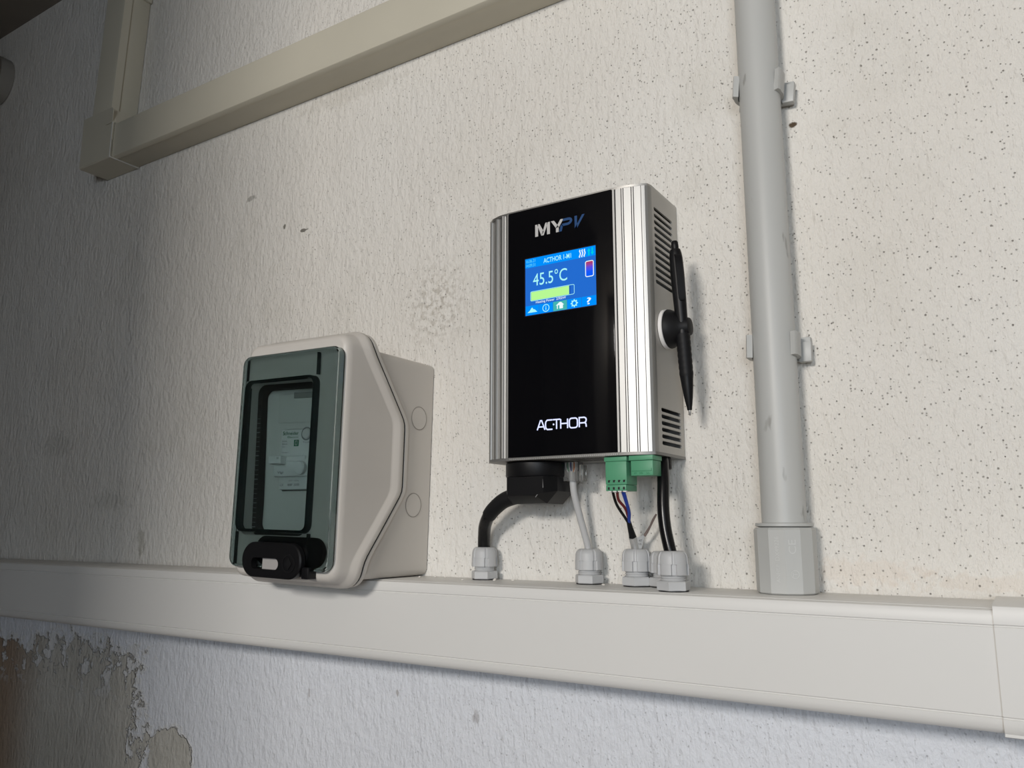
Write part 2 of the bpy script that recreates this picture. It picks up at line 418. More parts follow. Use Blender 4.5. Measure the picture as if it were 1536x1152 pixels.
# joint sleeve
m = MB()
pf = [(-0.0006, ZT+0.0022), (-DT+0.002, ZT+0.0022), (-DT-0.0008, ZT+0.0012), (-DT-0.0020, ZT-0.0020)]
for g in (-0.1068, -0.1560):
    pf += [(-DT-0.0020, g+0.0009), (-DT-0.0012, g+0.0002), (-DT-0.0012, g-0.0002), (-DT-0.0020, g-0.0007)]
pf += [(-DT-0.0020, ZB+0.006), (-DT-0.0012, ZB+0.0018), (-DT+0.002, ZB-0.0014), (-DT+0.006, ZB-0.0022), (-0.0006, ZB-0.0022)]
inner = [(-0.0006, ZB-0.0006), (-DT-0.0004, ZB-0.0006), (-DT-0.0004, ZT+0.0005), (-0.0006, ZT+0.0005)]
m.extr_x(pf+inner, 0.3415, 0.4025)
tag(m.build('trunking_joint_cover', TRUNK, None, (0.372, 0, ZB)), 'white sleeve clipped over a joint in the lower trunking', 'joint cover')

# ------------------------------------------------------------------ upper trunking
UB, UT, UD = 0.4415, 0.4879, 0.0408
t = thing('cable_trunking', 'beige aged cable trunking running level below the ceiling', 'cable trunking', (0.0, 0, UB), 'upper trunking runs')
MB().box(-0.646, 1.55, -UD+0.0065, -0.0005, UB, UT, 0.0006).build('base_channel', TRUNKOLD, t)
pc = [(-UD+0.011, UT+0.0008), (-UD+0.001, UT+0.0008), (-UD, UT-0.0004), (-UD, UB+0.0016), (-UD+0.0006, UB-0.0004), (-UD+0.0018, UB-0.0012), (-UD+0.0085, UB-0.0012), (-UD+0.0085, UB+0.0004), (-UD+0.011, UB+0.0004)]
MB().extr_x(pc, -0.6395, 1.55).build('cover', TRUNKOLD, t)
t = thing('cable_trunking', 'beige aged cable trunking rising from the elbow to the ceiling', 'cable trunking', (-0.676, 0, 0.500), 'upper trunking runs', rot=(0, 0.055, 0), local=True)
MB().box(-0.0200, 0.0200, -UD+0.0065, -0.0008, -0.002, 0.296, 0.0006).build('base_channel', TRUNKOLD, t)
pv = [(-0.0225, -UD+0.012), (-0.0225, -UD+0.001), (-0.0215, -UD), (0.0195, -UD), (0.0225, -UD+0.0010), (0.0225, -UD+0.012)]
MB().extr_z(pv, 0.004, 0.296).build('cover', TRUNKOLD, t)
MB().box(-0.0240, 0.0240, -UD-0.0015, -0.0008, 0.196, 0.260, 0.001).build('joint_sleeve', TRUNKOLD, t)
t = thing('trunking_elbow', 'beige flat elbow joining level and rising trunking', 'elbow', (-0.676, 0, UB))
m = MB()
prof = [(-0.7140, UB-0.0018), (-0.6385, UB-0.0018), (-0.6385, UT+0.0022), (-0.6500, 0.515), (-0.7140, 0.515)]
ins = [(-0.7125, UB-0.0003), (-0.6385, UB-0.0003), (-0.6385, UT+0.001), (-0.6500, 0.5135), (-0.7125, 0.5135)]
m.loft([[(x, -0.0008, z) for x, z in prof], [(x, -UD-0.0012, z) for x, z in prof], [(x, -UD-0.0030, z) for x, z in ins]])
m.build('shell', TRUNKOLD, t)
MB().prism(rrect(-0.6575, -0.6385, 0.489, 0.512, 0.005, 4), -UD-0.0031, -UD-0.0042).build('locking_tab', TRUNKOLD, t)
MB().box(-0.6397, -0.6385, -UD-0.0036, -0.001, UB-0.0026, UT+0.002).build('edge_lip', TRUNK, t)

# dusty pipe stub in the dark corner under the ceiling
t = thing('pipe_stub', 'dusty grey pipe stub on the wall just under the ceiling', 'pipe', (-1.072, 0, 0.705))
m = MB(); m.lathe((-1.072, 0, 0.705), [(0.042, -0.0008), (0.042, -0.040), (0.036, -0.040), (0.036, -0.006)], 32, 'y')
m.build('pipe', PIPEGREY, t)
m = MB(); m.lathe((-1.072, 0, 0.705), [(0.0425, -0.026), (0.048, -0.028), (0.048, -0.042), (0.0425, -0.044)], 32, 'y', False, False)
m.build('collar', PIPEGREY, t)

# ------------------------------------------------------------------ rigid conduit, clips and adapter
CX, CY, CR = 0.2176, -0.0205, 0.0152
m = MB(); m.lathe((CX, CY, 0), [(CR, -0.060), (CR, 0.797)], 40)
tag(m.build('conduit_pipe', SCUFFED, None, (CX, CY, -0.050)), 'scuffed grey plastic conduit pipe rising beside the controller', 'conduit pipe')
def clip(z, lean, label):
    t = thing('conduit_clip', label, 'pipe clip', (CX, 0, z), 'conduit clips', rot=(0, lean, 0), local=True)
    MB().box(-0.0200, 0.0225, -0.0055, -0.0008, -0.0095, 0.0085, 0.0008).build('base', GREYPVC, t)
    for side in (1, -1):
        ring = []
        n = 10; a0, a1 = math.radians(-58), math.radians(30)
        for k in range(n+1):
            a = a0+(a1-a0)*k/n; ring.append((side*(CR+0.0004)*math.cos(a), CY-(CR+0.0004)*math.sin(a)))
        out = []
        for k in range(n, -1, -1):
            a = a0+(a1-a0)*k/n; q = CR+0.0034+(0.0012 if k > 8 else 0)
            out.append((side*q*math.cos(a), CY-q*math.sin(a)))
        m = MB(); m.extr_z(ring+out, -0.0085, 0.0085)
        m.build('arm', GREYPVC, t)
    MB().box(0.0150, 0.0240, -0.0110, -0.0055, -0.0110, 0.0040, 0.0008).build('foot', GREYPVC, t)
    return t
clip(0.284, 0.10, 'upper grey clip holding the conduit, higher than the controller top')
clip(0.078, 0.03, 'lower grey clip holding the conduit, level with the controller middle')
AR = 0.0208; AY = -0.0213; AZ0, AZ1 = ZT+0.0003, -0.0525
t = thing('conduit_adapter', 'grey faceted adapter where the conduit enters the trunking', 'conduit adapter', (CX, AY, AZ0))
ph = math.radians(-75-15) - math.radians(32)
m = MB(); m.lathe((CX, AY, 0), [(AR-0.0012, AZ0), (AR-0.0002, AZ0+0.0008), (AR, AZ1-0.0015), (AR-0.0012, AZ1), (CR+0.0008, AZ1), (CR+0.0008, AZ1-0.004)], 12, phase=math.radians(15-32))
m.build('body', GREYPVC, t, sharp=12)
m = MB(); m.lathe((CX, AY, 0), [(CR+0.0010, AZ1-0.001), (CR+0.0010, AZ1), (0.0180, AZ1+0.0004), (0.0196, AZ1+0.0010), (0.0196, AZ1+0.0028), (0.0188, AZ1+0.0032), (CR+0.0004, AZ1+0.0032), (CR+0.0004, AZ1)], 40, cap0=False, cap1=False)
m.build('collar_ring', GREYPVC, t)
# raised lettering on two facets
def facet_matrix(k):
    a = math.radians(15-32) + math.radians(30)*k + math.radians(15)   # facet centre angle
    rin = AR*math.cos(math.radians(15))+0.00005
    nrm = Vector((math.cos(a), math.sin(a), 0)); tx = Vector((-math.sin(a), math.cos(a), 0))
    M_ = Matrix((( tx.x, -nrm.x, 0, CX+nrm.x*rin), (tx.y, -nrm.y, 0, AY+nrm.y*rin), (0, 0, 1, 0), (0, 0, 0, 1)))
    return M_
rot = Matrix(((0, 0, -1, 0), (0, 1, 0, 0), (1, 0, 0, 0), (0, 0, 0, 1)))      # read bottom to top
best = sorted(range(12), key=lambda k: -(Vector((0.3647-CX, -0.609-AY, 0)).normalized().dot(Vector((math.cos(math.radians(15-32+15+30*k)), math.sin(math.radians(15-32+15+30*k)), 0)))))
fk = best[0]
fa = [k % 12 for k in (fk-1, fk)]
GREYTXT = mat('raised_lettering', (0.60, 0.605, 0.59), 0.4)
zc = (AZ0+AZ1)/2
def vtext(body, k, u, z0, z1, hgt, name):
    Mx = facet_matrix(k)
    mm = MB()
    mm.text(body, z0, z1, -u-hgt/2, -u+hgt/2, -0.00012, mtx=Mx @ rot)
    mm.build(name, GREYTXT, t, flat=True)
vtext('ANHEP', fa[0], 0.0, AZ0+0.008, AZ0+0.020, 0.0024, 'lettering')
vtext('DX49226', fa[0], 0.0, AZ0+0.0225, AZ0+0.0385, 0.0028, 'lettering')
vtext('CE', fa[1], -0.0005, AZ0+0.027, AZ0+0.0365, 0.0050, 'ce_mark')
mm = MB()
rg = [(0.0005+0.0026*math.cos(2*PI*q/20), AZ0+0.0135+0.0026*math.sin(2*PI*q/20)) for q in range(20)]
mm.stroke(rg, 0.0004, 0.0, 0.00012, True).stroke([(-0.0009, AZ0+0.0135), (0.0020, AZ0+0.0135)], 0.0005, 0, 0.00012).stroke([(-0.0009, AZ0+0.0122), (-0.0009, AZ0+0.0148)], 0.0005, 0, 0.00012)
bmesh.ops.transform(mm.bm, matrix=facet_matrix(fa[1]), verts=mm.bm.verts)
mm.build('round_mark', GREYTXT, t, flat=True)

# ------------------------------------------------------------------ cable glands
def gland(x, y, label, s=1.0, turn=0.0, bore=0.0062):
    z = ZT
    t = thing('cable_gland', label, 'cable gland', (x, y, z), 'cable glands on the trunking')
    m = MB(); m.lathe((x, y, z), [(0.0108*s, 0.0001), (0.0108*s, 0.0008)], 24); m.build('gasket', RUBBER, t)
    m = MB(); m.lathe((x, y, z), [(0.0116*s, 0.0008), (0.0121*s, 0.0013), (0.0121*s, 0.0066), (0.0114*s, 0.0074), (0.009*s, 0.0076)], 6, phase=turn)
    m.build('hex_body', GLAND, t, sharp=20)
    m = MB(); m.lathe((x, y, z), [(0.0086*s, 0.0072), (0.0092*s, 0.0080), (0.0086*s, 0.0088), (0.0092*s, 0.0096), (0.0086*s, 0.0104), (0.0092*s, 0.0112), (0.0086*s, 0.012)], 28)
    m.build('thread', GLAND, t)
    rings = []; n = 120
    for h, r, g in ((0.0114, 0.0090, 0), (0.0114, 0.0112, 0.9), (0.0119, 0.0116, 1), (0.0190, 0.0115, 1), (0.0191, 0.0114, 0.55), (0.0240, 0.0111, 0.55), (0.0262, 0.0104, 0.5), (0.0276, 0.0092, 0.3), (0.0283, 0.0080, 0.1), (0.0284, bore/s+0.0007, 0), (0.0272, bore/s, 0), (0.0240, bore/s, 0)):
        ring = []
        for k in range(n):
            a = 2*PI*k/n; q = (math.degrees(a)+turn*57.3) % 60
            wd = 9 if g > 0.7 else 5
            rr = r - (0.0014*g if abs(q-30) < wd else 0)
            ring.append((x+rr*s*math.cos(a), y+rr*s*math.sin(a), z+h*s if True else 0))
        rings.append(ring)
    m = MB(); m.loft(rings, False, False); m.build('dome_nut', GLAND, t, sharp=28)
    m = MB(); m.lathe((x, y, z), [(bore, 0.0236), (bore, 0.0240)], 24); m.build('seal', RUBBER, t)
    return t
gland(-0.0423, -0.0142, 'grey cable gland taking the cable from the big black plug', 0.98, 0.30, 0.0066)
gland(0.0600, -0.0142, 'grey cable gland taking the thin grey network cable', 0.98, 0.15, 0.0050)
gland(0.1026, -0.0165, 'grey cable gland taking the silver sheathed signal cable', 1.0, 0.75, 0.0064)
gland(0.1245, -0.0150, 'empty grey cable gland half hidden behind the gland of the thick black cable', 0.95, 0.5, 0.004)
gland(0.1445, -0.0480, 'grey cable gland taking the thick black cable under the green connectors', 1.0, 0.62, 0.0064)

# plaster crumbs on the trunking top
CR_SPOTS = [(-0.052, -0.034, 0.0012, 0), (-0.031, -0.0145, 0.0014, 0), (-0.027, -0.022, 0.0012, 0), (-0.012, -0.016, 0.0014, 0), (0.076, -0.022, 0.0012, 1), (-0.098, -0.012, 0.0016, 2), (-0.088, -0.010, 0.0012, 2), (-0.110, -0.020, 0.001, 2)]
CR_LAB = (('tiny white plaster crumb on the trunking beside the gland of the plug cable', 'plaster crumbs by the plug cable gland'),
          ('tiny white plaster crumb on the trunking beside the network cable gland', None),
          ('tiny white plaster crumb on the trunking at the foot of the enclosure', 'plaster crumbs by the enclosure'))
for x, y, r, q in CR_SPOTS:
    m = MB(); bmesh.ops.create_icosphere(m.bm, subdivisions=1, radius=r)
    for v in m.bm.verts: v.co = Vector((v.co.x*random.uniform(0.7, 1.4), v.co.y*random.uniform(0.7, 1.2), max(v.co.z*0.7, -r*0.4)))
    bmesh.ops.translate(m.bm, verts=m.bm.verts, vec=(x, y, ZT+r*0.4))
    tag(m.build('plaster_crumb', CRUMB, None, (x, y, ZT), flat=True), CR_LAB[q][0], 'crumb', CR_LAB[q][1])

# ------------------------------------------------------------------ power controller
UX0, UX1, UH, PX0, PX1, PY = -0.0125, 0.1393, 0.210, 0.0150, 0.1110, -0.0652
U = thing('power_controller', 'wall mounted power controller with blue lit display, black glass front and aluminium sides', 'power controller', (0.0634, 0, 0))
def shoulder():
    # outer (left) corner towards the glass: three ribbed strips and a lip, as (dx from outer edge, y)
    pts = [(0.0, -0.0010), (0.0, -0.0500), (0.0006, -0.0528), (0.0020, -0.0545)]
    base = lambda u: -0.0545 - 0.0100*(1-(1-u)**1.6)
    n = 3; x0 = 0.0020; x1 = 0.0272
    for k in range(n):
        a = x0+(x1-x0)*k/n; b = x0+(x1-x0)*(k+1)/n
        ua, ub = k/n, (k+1)/n
        ya, yb = base(ua), base(ub)
        for q, lift in ((0.06, 0.0002), (0.12, 0.0010), (0.30, 0.0014), (0.42, 0.0012), (0.52, 0.0004), (0.60, 0.0002), (0.80, 0.0002), (0.90, 0.0003)):
            pts.append((a+(b-a)*q, ya+(yb-ya)*q-lift*1.5))
        if k < n-1: pts += [(a+(b-a)*0.93, ya+(yb-ya)*0.93+0.0014), (a+(b-a)*0.99, ya+(yb-ya)*0.99+0.0014)]
    pts += [(0.0266, PY-0.0004), (0.0274, PY-0.0004), (0.0275, PY+0.0010)]
    return pts
lp = [(UX0+dx, y) for dx, y in shoulder()]
def shoulder_r():
    pts = [(0.0, -0.0535), (0.0004, -0.0560), (0.0014, -0.0582), (0.0030, -0.0597), (0.0046, -0.0603)]
    x0, x1 = 0.0046, 0.0276
    base = lambda u: -0.0603-0.0047*(1-(1-u)**1.5)
    for a, b in ((0.0, 0.04), (0.06, 0.28), (0.31, 0.35), (0.38, 0.62), (0.65, 0.69), (0.72, 0.90)):
        pts += [(x0+(x1-x0)*a, base(a)), (x0+(x1-x0)*b, base(b))]
        pts += [(x0+(x1-x0)*(b+0.002), base(b)+0.0016), (x0+(x1-x0)*(b+0.018), base(b)+0.0016)]
    pts += [(x0+(x1-x0)*0.94, PY-0.0003), (x1+0.0001, PY-0.0004), (x1+0.0002, PY+0.0010)]
    return pts
rp = [(UX1-dx, y) for dx, y in shoulder_r()]
prof = lp + [(PX0+0.0001, -0.0635), (PX1-0.0001, -0.0635)] + rp[::-1]
inner = [(UX1-0.0016, -0.0535), (UX1-0.0045, -0.0575), (PX1, -0.0615), (PX0, -0.0615), (UX0+0.0045, -0.0520), (UX0+0.0016, -0.0490), (UX0+0.0016, -0.0010)]
m = MB(); m.extr_z(prof+inner, 0.0022, UH-0.0018); m.build('housing', ALU, U, sharp=22)
# right side panel with two banks of ventilation slots
ys0, ys1 = -0.0535, -0.0010
def slot_panel():
    m = MB()
    xa, xb = UX1-0.0014, UX1
    banks = []
    for i in range(12): banks.append((0.1922-0.00535*i, -0.0498, -0.0115))
    for i in range(6): banks.append((0.0344-0.0050*i, -0.0472, -0.0075))
    banks.sort()
    z = 0.0022; h = 0.0015
    for zc_, a, b in banks:
        m.box(xa, xb, ys0, ys1, z, zc_-h)
        for e0, e1, k in ((ys0, a, 0), (b, ys1, 1)):
            m.box(xa, xb, e0, e1, zc_-h, zc_+h)
        # rounded slot ends
        for yy, sg in ((a, 1), (b, -1)):
            for sz in (1, -1):
                m.loft([[(xx, yy, zc_+sz*h), (xx, yy+sg*0.0011, zc_+sz*h), (xx, yy+sg*0.0003, zc_+sz*0.0008), (xx, yy, zc_+sz*0.0004)] for xx in (xa, xb)])
        z = zc_+h
    m.box(xa, xb, ys0, ys1, z, UH-0.0018)
    bmesh.ops.remove_doubles(m.bm, verts=m.bm.verts, dist=1e-6)
    return m
slot_panel().build('side_panel', ALUSIDE, U, flat=True)
MB().box(UX0+0.0017, UX1-0.0015, -0.0030, -0.0010, 0.0024, UH-0.002).build('back_plate', STEEL, U)
MB().box(0.030, 0.112, -0.058, -0.020, 0.012, 0.200).build('circuit_core', DARKIN, U)
m = MB()
for k in range(6): m.lathe((0.1280, -0.012, 0.0344-0.005*k), [(0.0011, -0.003), (0.0011, 0.004)], 8, 'x')
m.build('glint_pegs', ALU, U)  # bright pegs added inside to give glints behind the lower slots
# end plates follow the profile
def plate(z0, z1, out):
    pts = [(UX0-out, -0.0006), (UX0-out, -0.0512), (UX0+0.0025, -0.0558), (UX0+0.009, -0.0608), (UX0+0.018, -0.0640), (PX0, PY+0.0002), (PX1, PY+0.0002), (UX1-0.016, -0.0637), (UX1-0.0048, -0.0606), (UX1-0.0012, -0.0580), (UX1+out, -0.0535), (UX1+out, -0.0006)]
    m = MB(); m.extr_z(pts, z0, z1); return m
plate(UH-0.0018, UH, 0.0).build('top_plate', STEEL, U)
bp_ = plate(0.0, 0.0022, 0.0002).build('bottom_plate', mat('dark_zinc_sheet', (0.26, 0.255, 0.245), 0.5, 0.6, var=0.1), U)
m = MB()
for k in range(56):
    x = PX0+0.0012+k*0.00172
    if x < UX1-0.022: m.box(x, x+0.0009, PY-0.0003, PY+0.0016, 0.0003, 0.0014)
m.build('perforated_edge', ALU, bp_, flat=True)
m = MB()
for r_ in range(3):
    for k in range(9): m.box(0.066+k*0.0036, 0.0688+k*0.0036, -0.056+r_*0.010, -0.0500+r_*0.010, -0.00015, 0.0004)
m.build('vent_slots', DARKIN, bp_, flat=True)
# glass front
m = MB(); m.box(PX0+0.0002, PX1-0.0002, PY-0.0002, -0.0636, 0.0024, UH-0.0012, 0.0003); G = m.build('glass_front', BLACKGLASS, U)
YG = PY-0.00025
m = MB(); m.prism([(0.0306, 0.1165), (0.0968, 0.1165), (0.0968, 0.1665), (0.0306, 0.1665)], YG+0.0001, YG-0.00002)
SCRFRAME = mat('display_surround', (0.009, 0.009, 0.011), 0.25)
m.build('display_surround', SCRFRAME, G, flat=True)
# logo MYPV
def poly(m, pts, y=YG, th=0.0001): m.prism(pts, y, y-th)
LX0, LZ0, LH = 0.0413, 0.1832, 0.0104
def sk(pts, x0, wd, sh=0.0): return [(x0+u*wd+sh*v*LH, LZ0+v*LH) for u, v in pts]
m = MB()
wd = 0.0140
for pts in ([(0, 0), (0.20, 0), (0.20, 1), (0, 1)], [(0.80, 0), (1, 0), (1, 1), (0.80, 1)],
            [(0.13, 1), (0.30, 1), (0.58, 0.30), (0.42, 0.0)], [(0.42, 0.0), (0.58, 0.0), (0.87, 1), (0.70, 1)]):
    poly(m, sk(pts, LX0, wd))
Y0, YW = 0.0562, 0.0118
for pts in ([(0.40, 0), (0.62, 0), (0.62, 0.45), (0.40, 0.45)], [(0, 1), (0.25, 1), (0.62, 0.42), (0.40, 0.35)], [(0.75, 1), (1.0, 1), (0.62, 0.36), (0.46, 0.5)]):
    poly(m, sk(pts, Y0, YW))
m.build('logo_letters_my', LOGOGREY, G, flat=True)
m = MB()
Q0, QW, shr = 0.0640, 0.0098, 0.25
arc = [(0.62+0.30*math.cos(a), 0.70+0.20*math.sin(a)) for a in [math.radians(q) for q in range(-90, 91, 18)]]
pst = [(0.10, 0.90)] + arc[::-1] + [(0.12, 0.50)]
m.stroke(sk(pst, Q0, QW, shr), 0.0021, YG, 0.0001)
poly(m, sk([(0, 0), (0.23, 0), (0.23, 0.5), (0.0, 0.5)], Q0, QW, shr))
V0, VW = 0.0752, 0.0092
poly(m, sk([(0.02, 1), (0.27, 1), (0.55, 0.0), (0.32, 0)], V0, VW, shr)); poly(m, sk([(0.32, 0), (0.55, 0), (1.02, 1), (0.76, 1)], V0, VW, shr))
m.build('logo_letters_pv', LOGOBLUE, G, flat=True)
# back-lit ACTHOR lettering
def act():
    m = MB(); z0, h = 0.0229, 0.0074; x = 0.0423; lw = 0.0078; g = 0.00105
    W_ = 0.0070
    def st(pts, x0, w_): m.stroke([(x0+u*w_, z0+v*h) for u, v in pts], g, YG, 0.0001)
    st([(0, 0), (0.42, 1), (0.58, 1), (1, 0)], x, W_); st([(0.17, 0.33), (0.83, 0.33)], x, W_)
    x += 0.0076
    st([(1, 1), (0.25, 1), (0.06, 0.85), (0.0, 0.65), (0.0, 0.35), (0.06, 0.15), (0.25, 0), (1, 0)], x, 0.0062)
    m.lathe((x+0.0072, YG, z0+0.5*h), [(0.0007, 0), (0.0007, -0.0001)], 12, 'y')
    x += 0.0066
    st([(0, 1), (1, 1)], x, 0.0066); st([(0.5, 1), (0.5, 0)], x, 0.0066)
    x += 0.0070
    st([(0, 0), (0, 1)], x, 0.006); st([(1, 0), (1, 1)], x, 0.006); st([(0, 0.52), (1, 0.52)], x, 0.006)
    x += 0.0076
    m.stroke([(x+px*0.0070, z0+pz*h) for px, pz in rrect(0, 1, 0, 1, 0.28, 4)], g, YG, 0.0001, True)
    x += 0.0086
    st([(0, 0), (0, 1), (0.72, 1), (0.94, 0.90), (1, 0.75), (0.94, 0.54), (0.72, 0.44), (0.0, 0.44)], x, 0.0060)
    st([(0.80, 0.44), (0.95, 0.32), (1, 0)], x, 0.0060)
    return m
act().build('lit_lettering', ACGLOW, G, flat=True)
# the display and everything drawn on it
SX0, SX1, SZ0, SZ1 = 0.0317, 0.0962, 0.1173, 0.1655
sx = lambda u: SX0+(SX1-SX0)*u
sz = lambda v: SZ1-(SZ1-SZ0)*v
m = MB(); m.prism([(SX0, SZ0), (SX1, SZ0), (SX1, SZ1), (SX0, SZ1)], YG, YG-0.00012)
D = m.build('display', SCR_BG, U, flat=True); D['label'] = 'lit blue display showing 45.5°C'
YD = YG-0.00012
def rect(u0, u1, v0, v1, name, mt, lay=1):
    m = MB(); m.prism([(sx(u0), sz(v1)), (sx(u1), sz(v1)), (sx(u1), sz(v0)), (sx(u0), sz(v0))], YD, YD-0.00004*lay)
    return m.build(name, mt, D, flat=True)
def txt(body, u0, u1, v0, v1, name, mt, lay=2, off=0.0):
    m = MB(); m.text(body, sx(u0), sx(u1), sz(v1), sz(v0), YD-0.00004*lay-0.00002, off); return m.build(name, mt, D, flat=True, recalc=False)
rect(0, 1, 0, 0.165, 'status_bar', SCR_BAR)
txt('16.06.21', 0.012, 0.15, 0.020, 0.075, 'date_text', SCR_DATE, off=0.008)
txt('14:09:31', 0.012, 0.15, 0.095, 0.150, 'clock_text', SCR_DATE, off=0.008)
txt('ACTHOR 1-M1', 0.27, 0.665, 0.045, 0.130, 'title_text', SCR_TXT, off=0.01)
m = MB()
for k in range(3):
    u = 0.785+0.032*k
    m.stroke([(sx(u), sz(0.155)), (sx(u-0.006), sz(0.14)), (sx(u+0.004), sz(0.115)), (sx(u+0.010), sz(0.09)), (sx(u+0.004), sz(0.065)), (sx(u-0.002), sz(0.045)), (sx(u+0.006), sz(0.025))], 0.00085, YD-0.00004, 0.00006)
m.build('heat_icon', SCR_WHITE, D, flat=True)
m = MB()
for u, up in ((0.910, 1), (0.957, -1)):
    a, b = (0.025, 0.150)
    if up > 0: pts = [(u-0.009, b), (u+0.009, b), (u+0.009, a+0.05), (u+0.022, a+0.05), (u, a), (u-0.022, a+0.05), (u-0.009, a+0.05)]
    else: pts = [(u, b), (u+0.022, b-0.05), (u+0.009, b-0.05), (u+0.009, a), (u-0.009, a), (u-0.009, b-0.05), (u-0.022, b-0.05)]
    m.prism([(sx(p), sz(q)) for p, q in pts], YD-0.00004, YD-0.0001)
m.build('arrow_icon', SCR_TEAL, D, flat=True)
txt('45.5°C', 0.115, 0.605, 0.275, 0.500, 'temperature_text', SCR_TXT, 1, 0.0)
rr = [(sx(u), sz(v)) for u, v in rrect(0.862, 0.968, 0.245, 0.505, 0.022, 4)]
m = MB(); m.prism(rr, YD, YD-0.00005); m.build('tank_icon', SCR_TANK, D, flat=True)
m = MB(); m.stroke(rr, 0.00065, YD-0.00005, 0.00005, True); m.build('tank_outline', SCR_WHITE, D, flat=True)
rect(0.085, 0.63, 0.600, 0.748, 'power_bar', SCR_YEL)
rect(0.635, 0.648, 0.600, 0.748, 'bar_gap', SCR_DARK)
m = MB(); m.stroke([(sx(u), sz(v)) for u, v in rrect(0.078, 0.702, 0.592, 0.756, 0.02, 3)], 0.0004, YD-0.00004, 0.00005, True); m.build('bar_outline', SCR_TXT, D, flat=True)
txt('Heating Power  2702W', 0.155, 0.585, 0.768, 0.822, 'power_text', SCR_WHITE, 1, 0.006)
for k in range(5):
    rect(0.2*k+0.004, 0.2*k+0.198, 0.835, 0.995, 'menu_button', SCR_GREEN if k == 2 else SCR_BAR)
m = MB(); m.prism([(sx(u), sz(v)) for u, v in ((0.03, 0.955), (0.175, 0.955), (0.135, 0.905), (0.12, 0.905), (0.10, 0.868), (0.085, 0.885), (0.07, 0.915))], YD-0.00004, YD-0.0001); m.build('chart_icon', SCR_TXT, D, flat=True)
m = MB(); c0 = (sx(0.30), sz(0.915)); m.stroke(circle(c0[0], c0[1], 0.0029, 20), 0.00055, YD-0.00004, 0.00006, True)
m.stroke([(c0[0], c0[1]-0.0016), (c0[0], c0[1]+0.0006)], 0.0006, YD-0.00004, 0.00006).stroke([(c0[0], c0[1]+0.0011), (c0[0], c0[1]+0.0017)], 0.0006, YD-0.00004, 0.00006)
m.build('info_icon', SCR_TXT, D, flat=True)
m = MB()
hx = lambda u: sx(0.425+0.15*u)
for pts in ([(0.12, 0.905), (0.88, 0.905), (0.62, 0.855), (0.45, 0.855)], [(0.45, 0.905), (0.78, 0.905), (0.78, 0.965), (0.45, 0.965)], [(0.22, 0.905), (0.30, 0.905), (0.30, 0.965), (0.22, 0.965)]):
    m.prism([(hx(u), sz(v)) for u, v in pts], YD-0.00004, YD-0.0001)
m.build('house_icon', SCR_WHITE, D, flat=True)
m = MB(); c0 = (sx(0.70), sz(0.915)); m.stroke(circle(c0[0], c0[1], 0.0020, 20), 0.0009, YD-0.00004, 0.00006, True)
for k in range(8):
    a = 2*PI*k/8; m.stroke([(c0[0]+0.0022*math.cos(a), c0[1]+0.0022*math.sin(a)), (c0[0]+0.0032*math.cos(a), c0[1]+0.0032*math.sin(a))], 0.0009, YD-0.00004, 0.00006)
m.build('gear_icon', SCR_TXT, D, flat=True)
txt('?', 0.872, 0.930, 0.858, 0.972, 'help_icon', SCR_WHITE, 1, 0.01)

# ------------------------------------------------------------------ things plugged in below the controller
# big black power plug and its cable
t = thing('power_plug', 'big black round plug with a thick black cable bending left into a gland', 'plug', (0.024, -0.035, -0.013))
PCX, PCY = 0.0240, -0.0345
m = MB(); m.lathe((PCX, PCY, 0), [(0.0255, -0.0006), (0.0263, -0.0014), (0.0263, -0.0112), (0.0256, -0.0124), (0.0235, -0.0126)], 48)
m.build('collar', BLACK, t)
def plug_outline(i):
    return [(0.0030+i, -0.0126), (0.0492-i, -0.0126), (0.0492-i, -0.0240-i*0.3), (0.0395-i*0.6, -0.0338+i), (0.0078+i*0.3, -0.0338+i), (0.0030+i, -0.0300+i)]
m = MB(); m.loft([[(x, y, z) for x, z in plug_outline(i)] for y, i in ((-0.0585, 0.0065), (-0.0575, 0.0055), (-0.0460, 0.0), (-0.0200, 0.0), (-0.0105, 0.005))])
m.build('body', BLACK, t, sharp=20)
m = MB(); m.stroke([(0.0425, -0.0128), (0.0430, -0.0215), (0.0360, -0.0290)], 0.0004, -0.0581, 0.0003); m.build('moulding_line', GREYPRINT, t)
m = MB(); m.tube([(0.0060, -0.035, -0.0262), (-0.008, -0.035, -0.0300), (-0.0195, -0.0335, -0.0370), (-0.0265, -0.031, -0.0425)], [0.0070, 0.0067, 0.0064, 0.0061], 18)
m.build('cable_boot', BLACKSOFT, t)
m = MB(); m.tube([(-0.0185, -0.0337, -0.0365), (-0.0275, -0.0305, -0.0435), (-0.0355, -0.024, -0.0515), (-0.0400, -0.0185, -0.060), (-0.0425, -0.015, -0.070), (-0.0423, -0.0142, -0.076)], 0.0055, 18)
m.build('cable', BLACKCABLE, t)
# network cable
t = thing('network_cable', 'thin grey network cable with a clear plastic plug under the controller', 'network cable', (0.0565, -0.030, -0.016))
m = MB(); m.box(0.0484, 0.0618, -0.0360, -0.0255, -0.0160, -0.0006, 0.0005); m.build('clear_plug', CLEAR, t)
m = MB(); m.box(0.0622, 0.0664, -0.0345, -0.0275, -0.0165, -0.0030, 0.0008); m.build('latch_tab', CLEAR, t)
for k, (mt, x) in enumerate(((WHITEWIRE, 0.0506), (WIREGREEN, 0.0522), (WHITEWIRE, 0.0537), (WIREBLUE, 0.0551), (WHITEWIRE, 0.0566), (WIREORANGE, 0.0580), (WHITEWIRE, 0.0594))):
    m = MB(); m.tube([(x, -0.0335, -0.0010), (x, -0.0335, -0.0050), (0.0549+(x-0.0549)*0.6, -0.032, -0.0085)], 0.00062, 8, smooth=3); m.build('core_wire', mt, t)
